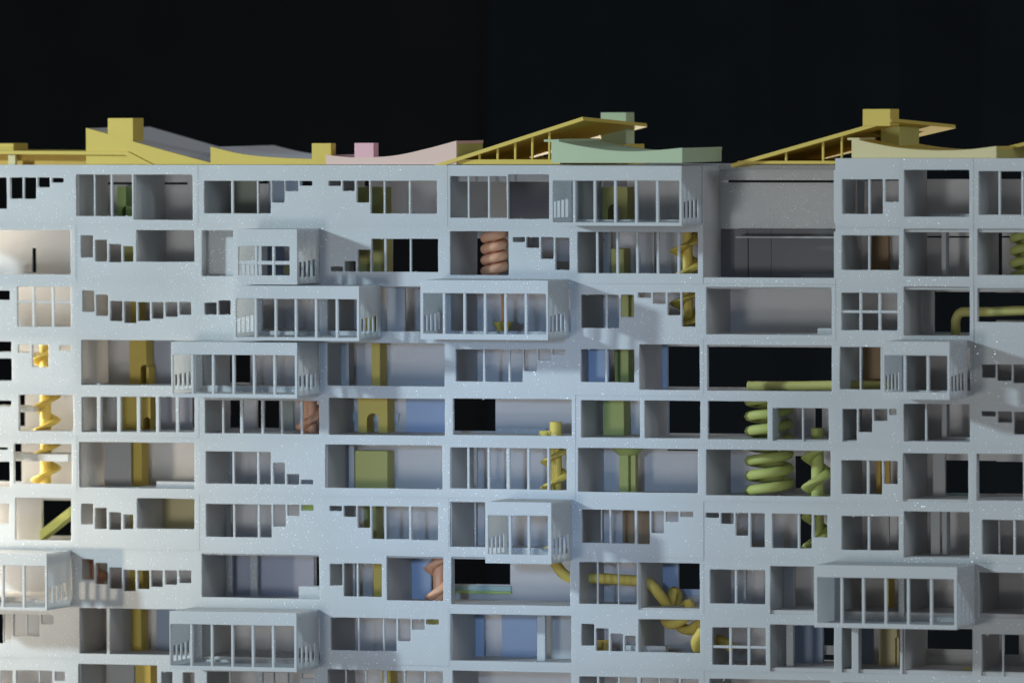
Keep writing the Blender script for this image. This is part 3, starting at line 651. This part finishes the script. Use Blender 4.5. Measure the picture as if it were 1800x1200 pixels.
core('stair_core', 'tall yellow stair core behind the second bay from the left', [
 (1,206,232,'leaf',222,9,.42,328), (2,219,258,'olive',None,0,0,405), (3,229,255,'yellow',None,0,0,None), (4,228,268,'yellow',254,8,.42,None), (5,213,275,'yellow',258,7,.36,None),
 (6,230,260,'yellow',None,0,0,None), (7,228,258,'olive',None,0,0,None), (8,226,262,'yellow',None,0,0,None), (9,229,259,'yellow',None,0,0,None), (10,238,276,'yellow',None,0,0,None)])
core('stair_core', 'olive and yellow stair core behind the bay right of the small stacked boxes', [
 (1,628,687,'olive',None,0,0,329), (2,630,689,'olive',None,0,0,None), (3,640,668,'yellow',None,0,0,None), (4,653,679,'yellow',None,0,0,None), (5,630,692,'yellow',655,11,.52,None), (6,624,692,'olive',None,0,0,792),
 (7,640,672,'olive',None,0,0,None), (8,656,697,'yellow',None,0,0,None), (10,672,698,'yellow',None,0,0,None)])
core('stair_core', 'olive green stair core below the mint roof', [
 (1,1057,1114,'olive',1079,11,.5,329), (2,1074,1108,'olive',None,0,0,437), (3,1090,1116,'olive',None,0,0,None), (4,1080,1116,'lime',None,0,0,None), (5,1060,1108,'lime',None,0,0,None)])
e = core('stair_core', 'cream stair core under the large projecting box at lower right', [(9,1545,1588,'cream',1577,3.5,.6,None), (8,1559,1574,'yellow',None,0,0,None)])

# ------------------------------------------------------------------ spiral stairs and slides
def zr(row): return ZK[row]+HS, ZK[row-1]-HS
BLADE = [(4, 4.5), (17, 2.2), (27, -0.5), (27.5, -1.2), (16, -3.2), (4, -4.5)]
def scaled(sec, kr, kz): return [(r*kr, z*kz) for (r, z) in sec]
def spiral(name, label, uc, ztop, zbot, Yd, R, rp, pitch, ph, m, hand=1, lens=True, thick=1.0, pm=None, vmid=600, pr1=None, free=0):
    c = (px(uc, vmid, Yd), Yd)
    e = thing(name, label, 'spiral stair', (c[0], c[1], zbot))
    if rp: post('newel_post', c, zbot, ztop, rp, pm or m, e, r1=pr1)
    sec = [(rp*0.7 if rp else R*.35, 5*thick), (R*.62, 4.2*thick), (R*.9, 1.8*thick), (R, 0), (R*.9, -1.8*thick), (R*.62, -4.0*thick), (rp*0.7 if rp else R*.35, -5*thick)]
    if not lens: sec = [(R*.3, 5*thick), (R*.7, 5*thick), (R*.88, 3.9*thick), (R*.97, 2*thick), (R, 0), (R*.97, -2*thick), (R*.88, -3.9*thick), (R*.7, -5*thick), (R*.3, -5*thick)]
    helix('spiral_ramp', c, ztop-free-4.5*thick, zbot+4.5*thick, sec, pitch, ph, m, e, hand)
    return e
z0, z1 = zr(2); spiral('spiral_slide', 'coral spiral slide of thick stacked rings in an open room', 869, z1+6, z0, 70, 25, 8, 19.5, 2.6, 'coral', thick=1.75, vmid=445, lens=False)
z0, z1 = zr(5); spiral('spiral_stair', 'coral spiral stair beside a box of dark windows', 545, z1+4, z0, 66, 27, 12.5, 54, 3.6, 'coral', thick=2.1, vmid=730)
z0, z1 = zr(8); spiral('spiral_stair', 'coral spiral stair in front of a blue wall in a lower storey', 771, z1+4, z0, 70, 26, 10, 52, 3.7, 'coral', thick=1.9, vmid=1015)
z0 = zr(6)[0]; z1 = zr(4)[1]; spiral('spiral_stair', 'bright yellow spiral stair in the warm lit left block', 80, z1-8, z0, 75, 28, 10, 43, 2.8, 'yellow', thick=1.25, vmid=730)
z0 = zr(6)[0]; z1 = pz(978, 741, 60); spiral('spiral_stair', 'yellow spiral stair passing through a floor at the centre', 977, z1, z0, 60, 28, 10.5, 45, 2.9, 'yellow', thick=1.2, vmid=800, free=17)
z0 = zr(3)[0]; z1 = zr(2)[1]; spiral('spiral_stair', 'yellow spiral stair behind a row of six window bars', 1209, z1, z0, 66, 33, 9, 46, 3.4, 'yellow', thick=1.3, vmid=480)
z0 = zr(7)[0]; z1 = pz(1439, 752, 70); spiral('spiral_stair', 'lime green spiral stair beside the wide green slide', 1437, z1, z0, 70, 29, 11, 52, 3.2, 'lime', thick=1.9, vmid=830, free=26)
z0 = zr(6)[0]; z1 = zr(5)[1]
c = (px(1352, 800, 72), 72); e = thing('spiral_slide', 'wide lime green coiled slide in two storeys', 'slide', (c[0], c[1], z0))
helix('slide_ramp', c, z1+4, z0+6, [(22, 7), (34, 9), (40, 7), (44, 0), (40, -7), (34, -9), (22, -7)], 26, 2.9, 'lime', e)
c = (px(1800, 440, 80), 80); z0, z1 = zr(2); e = thing('spiral_slide', 'green coiled slide at the right edge in the second storey', 'slide', (c[0], c[1], z0))
helix('slide_ramp', c, z1+4, z0+4, [(8, 6), (18, 8), (23, 6), (26, 0), (23, -6), (18, -8), (8, -6)], 22, 2.9, 'lime', e)
# coral corner piece at the left of storey eight, and a yellow cone under a coral post in the box of storey three
c = (px(166, 1000, 60), 60); z0, z1 = zr(8)
e = thing('spiral_stair', 'orange spiral stair glimpsed through stepped windows at lower left', 'spiral stair', (c[0], c[1], z0))
post('newel_post', c, z0, z1, 9, 'coral', e); helix('spiral_ramp', c, z1-6, z0+8, [(6, 7), (18, 6), (30, 0), (18, -6), (6, -7)], 52, 3.4, 'coral', e)
c = (px(884, 540, 40), 40); z0, z1 = zr(3)
e = thing('pavilion_post', 'thin coral post with a yellow flared foot inside a projecting box', 'post', (c[0], c[1], z0))
post('post_shaft', c, z0, z1, 3.6, 'coral', e); post('post_foot', c, z0, z0+19, 9, 'yellow', e, r1=18)
# green column with a flared head
c = (px(1104, 820, 80), 80); z0, z1 = zr(6)
e = thing('flared_column', 'green column with a wide flared head in an open room', 'column', (c[0], c[1], z0))
box('column_shaft', c[0]-14, c[0]+3, c[1]-8, c[1]+8, z0, z1-6, 'lime', e); box('column_shaft', c[0]+3.5, c[0]+13, c[1]+2, c[1]+20, z0, z1-6, 'olive', e)
post('column_head', c, z1-17, z1-.5, 17, 'lime', e, r1=34)
# tubes
def T3(u, v, Y): return at(u, v, Y)
def pipe(name, label, pts, r, m):
    P = [T3(*p) for p in pts]; b = min(P, key=lambda q: q.z)
    o = tube(name, P, r, m); o['label'] = label; o['category'] = 'slide'; return o
pipe('tube_slide', 'yellow tube slide running level then coiling down through two lower storeys', [(962,960,70),(978,992,70),(992,1009,70),(1012,1018,70),(1036,1016,70),(1060,1016,68),(1090,1018,62),(1120,1020,56),(1140,1024,52),(1156,1040,56),(1168,1056,70),(1176,1068,80),(1184,1040,100),(1190,1050,110),(1178,1078,92),(1170,1088,70),(1180,1096,40),(1202,1086,34),(1212,1066,44),(1208,1062,70),(1196,1080,86),(1196,1100,84),(1214,1106,64),(1232,1094,44),(1234,1108,34),(1224,1126,36),(1228,1140,50),(1244,1136,64),(1262,1124,66),(1276,1130,60),(1290,1140,60)], 9.5, 'yellow')
pipe('tube_slide', 'olive green tube slide lying along the floor of a dark open room', [(1318,678,90),(1322,678,90),(1400,678,88),(1470,677,86),(1540,677,86),(1565,677,86)], 8.2, 'olive')
pipe('tube_slide', 'olive green tube bending over a dark opening in the right block', [(1680,594,92),(1680,575,92),(1681,560,92),(1688,550,92),(1700,548,92),(1740,548,90),(1790,546,88),(1840,545,86)], 8.2, 'olive')
# sloping stair in the left block
poly = [(-1, 0), (0, 0)]
a, b = at(74, 940, 110), at(140, 888, 110)
e_ = extrude('stair_flight', [(a.x, a.z-9), (b.x, b.z-9), (b.x, b.z+9), (a.x, a.z+9)], 100, 135, 'lime', None)
e_['label'] = 'sloping lime green stair flight across a dark room in the left block'; e_['category'] = 'stair'
# small yellow blocks standing on floors
def block(label, u0, v0, u1, v1, Y, dp, m):
    xm = (u0+u1)/2; o = box('small_block', px(u0, v1, Y), px(u1, v1, Y), Y, Y+dp, pz(xm, v1, Y), pz(xm, v0, Y), m)
    o['label'] = label; o['category'] = 'block'; return o
block('small yellow landing plate beside the central spiral stair', 948, 757, 968, 764, 50, 24, 'yellow')
block('small mustard block on the floor in a room at lower right', 1690, 1174, 1716, 1189, 40, 26, 'olive')

# ------------------------------------------------------------------ roofs
def prof(pts, Y): return [(px(u, v, Y), pz(u, v, Y)) for (u, v) in pts]
def curve(pts, n=5):
    P = [Vector(p) for p in pts]; C = []
    for i in range(len(P)-1):
        p0, p1, p2, p3 = P[max(0, i-1)], P[i], P[i+1], P[min(len(P)-1, i+2)]
        for k in range(n):
            t = k/n; C.append(tuple(0.5*((2*p1)+(p2-p0)*t+(2*p0-5*p1+4*p2-p3)*t*t+(3*p1-p0-3*p2+p3)*t**3)))
    C.append(tuple(P[-1])); return C
def swept_roof(name, label, top, base, Y0, dp, m, deck, end=None, chim=None, cm=None, lip=None):
    """gable plate with a curved top edge, deck running back from it, right end wall, chimney"""
    tp = curve(prof(top, Y0)) if len(top) > 2 else prof(top, Y0)
    zb = pz((top[0][0]+top[-1][0])/2, base, Y0)
    e = thing(name, label, 'roof', ((tp[0][0]+tp[-1][0])/2, Y0, zb))
    extrude('gable_wall', tp+[(tp[-1][0], zb), (tp[0][0], zb)], Y0, Y0+7, m, e)
    dk = [(x, z-0.4) for (x, z) in tp]
    extrude('roof_deck', dk+[(x, max(z-5, zb+.3)) for (x, z) in dk[::-1]], Y0+6.8, Y0+dp, deck, e)
    if end: box('end_wall', tp[-1][0]-6, tp[-1][0]-.3, Y0+6.8, Y0+dp-1, zb, tp[-1][1]-1.5, end, e)
    if chim: chimney(e, chim, Y0+1.0, cm or m)
    if lip:
        box('eave', tp[0][0]-lip[0], tp[0][0]+14, Y0+1, Y0+dp-1, tp[0][1]-3.5, tp[0][1]+.6, m, e)
    return e
def chimney(e, c, Y, m):
    (u0, v0, u1, v1, side) = c
    x0, x1 = px(u0, v1, Y), px(u1, v1, Y); d = side*D/(5861-u1)
    return box('chimney', x0, x1, Y, Y+d, pz((u0+u1)/2, v1+6, Y), pz((u0+u1)/2, v0, Y), m, e, c=0.6)
YF = 4.0
swept_roof('wedge_roof', 'yellow wedge roof with grey top and the largest yellow chimney', [(151,225),(200,239),(262,257),(320,273),(373,287)], 289.5, YF+10, 322, 'yellow', 'grey_deck', None, (189.5,208,234,250,20))
swept_roof('curved_roof', 'shallow curved yellow roof with a small yellow chimney left of the pink one', [(370,258),(420,270),(470,276),(530,279),(573,280)], 289.5, YF+6, 330, 'yellow', 'grey_deck', None, (548,252,582,277,9))
swept_roof('curved_roof', 'pink curved roof rising to the right with a pink chimney', [(573,272.5),(625,277),(690,274),(748,262),(802,247.5)], 289.3, YF+2, 150, 'peach', 'pink', 'olive', (623,251.5,657,276,9), 'pink')
swept_roof('curved_roof', 'mint green curved roof on top of the projecting box', [(969,246),(1015,256),(1068,264),(1110,266.3),(1150,264.5),(1199,260)], 286.5, -PB+1, 238, 'mint', 'mint', 'mint', None, None, (14,))
a0, a1, zz = px(968, 288, -PB), px(1199, 288, -PB), pz(1080, 288.8, -PB)
swept_roof('curved_roof', 'cream yellow curved roof behind the tall parapet at right', [(1497,243),(1530,251),(1580,260),(1640,264.5),(1700,263),(1751,257)], 279, YF+4, 250, 'cream', 'yellow', 'olive', None, None, (8,))
def canopy(name, label, edge, th, Y0, dp, m, chord, posts, pbase, drop=14):
    (u0, v0), (u1, v1) = edge
    P = prof([(u0, v0), (u1, v1)], Y0)
    e = thing(name, label, 'roof', (P[0][0], Y0, P[0][1]-th))
    dx, dz = P[1][0]-P[0][0], P[1][1]-P[0][1]; l = math.hypot(dx, dz); nx, nz = dz/l*th, -dx/l*th
    q = [P[0], P[1], (P[1][0]+nx, P[1][1]+nz), (P[0][0]+nx, P[0][1]+nz)]
    dr = (0, drop, drop, 0)
    mesh('canopy_slab', [(p[0], Y0, p[1]) for p in q]+[(p[0], Y0+dp, p[1]-dr[k]) for k, p in enumerate(q)],
         [[0, 1, 2, 3], [4, 5, 6, 7]]+[[k, (k+1) % 4, 4+(k+1) % 4, 4+k] for k in range(4)], m, e)
    box('canopy_edge', P[0][0], P[0][0]+1, Y0, Y0+1, P[0][1]-1.2, P[0][1]-.2, m, e)
    if chord:
        c0, c1, cv0, cv1 = chord; cz1, cz0 = pz(c0, cv0, Y0), pz(c0, cv1, Y0)
        box('canopy_base', px(c0, cv0, Y0+8), px(c1, cv0, Y0+8), Y0+8, Y0+dp-20, cz0, cz1, m, e)
        for u in posts:
            x = px(u, 280, Y0+12); zt = P[0][1]+(x-P[0][0])/dx*dz-th*.9
            box('canopy_post', x-2, x+2, Y0+10, Y0+14, cz1-.5, zt, m, e)
    return e
e = canopy('canopy_roof', 'yellow canopy roof rising to the right on thin posts, pale chimney behind its top', ((764,289.6),(1024,205.5)), 6.5, YF, 374, 'yellow', (800,985,280.5,289.4), [843,875,906,936,966], 0)
Yc = 322; box('stair_house', px(1056,240,Yc), px(1101,240,Yc), Yc, Yc+48, ZK[0]-.5, pz(1080,198,Yc), 'mint', e)
box('stair_house_wall', px(1003,240,120), px(1097,240,120), 120, 240, ZK[0]-.5, pz(1050,262,120)+8, 'yellow', e)
e = canopy('canopy_roof', 'yellow canopy roof rising over the open terrace toward the tall parapet', ((1284,288.5),(1566,208)), 6.5, YF+2, 420, 'yellow', (1296,1500,283,288.5), [1382,1447,1480], 0)
chimney(e, (1516.5,192,1565,216,16), YF+1.2, 'yellow')
Yc = 105; box('stair_house', px(1548,240,Yc), px(1581,240,Yc), Yc, Yc+128, ZK[0]+4, pz(1575,222,Yc), 'olive', e)
# flat canopy at the left end
e = thing('flat_roof', 'long flat yellow roof slab at the left end with a low yellow block behind', 'roof', (px(100, 289, 0), 20, ZK[0]))
P = prof([(-130,264.5),(224,266.5),(268,289.6),(262,289.8),(219,272.5),(-130,270)], 8)
extrude('roof_slab', P, 8, 190, 'yellow', e)
box('soffit_wall', px(-130,285,40), px(262,285,40)-30, 40, 46, ZK[0]-.5, pz(60,270.6,40), 'ochre', e)
box('roof_post', px(14,283,14), px(27,283,14), 14, 24, ZK[0]-.5, pz(20,270.6,14), 'cream', e)
box('roof_block', px(-130,256,60), px(24,256,60), 60, 130, pz(0,266,60), pz(0,252.5,60), 'yellow', e)
# far end: start of the next canopy at the right edge
e = canopy('canopy_roof', 'yellow canopy roof cut off by the right edge of the picture', ((1742,264),(1900,226)), 6, 120, 200, 'yellow', None, [], 0)

# ------------------------------------------------------------------ print burrs: crumbs left on the edges of the openings
def burrs(blk, keys, n):
    V = []; Fc = []
    for _ in range(n):
        key = random.choice(keys); h = random.choice(H[key])
        side = random.random(); u = random.uniform(h[0]+2, h[2]-2); v = h[3] if side < .6 else h[1]
        if not (0 < u < 1800 and v < 1200): continue
        c = at(u, v, 2.0); r = random.uniform(0.5, 1.5)
        b0 = len(V); k = 7
        for t in range(k):
            a = 2*math.pi*t/k; q = r*random.uniform(.6, 1.3)
            V.append((c.x+q*1.7*math.cos(a), c.y-random.uniform(.2, 1.6), c.z+q*math.sin(a)))
        V.append((c.x, c.y+2.5, c.z)); V.append((c.x+random.uniform(-1, 1), c.y-2.6, c.z))
        for t in range(k):
            Fc.append([b0+t, b0+(t+1) % k, b0+k]); Fc.append([b0+t, b0+(t+1) % k, b0+k+1])
    o = mesh('print_burrs', V, Fc, 'white_print', blk); o['kind'] = 'stuff'
burrs(block_m, [k for k in H if k[0] in 'bcdefg'], 230)
burrs(block_r, [k for k in H if k[0] in 'hij'], 60)
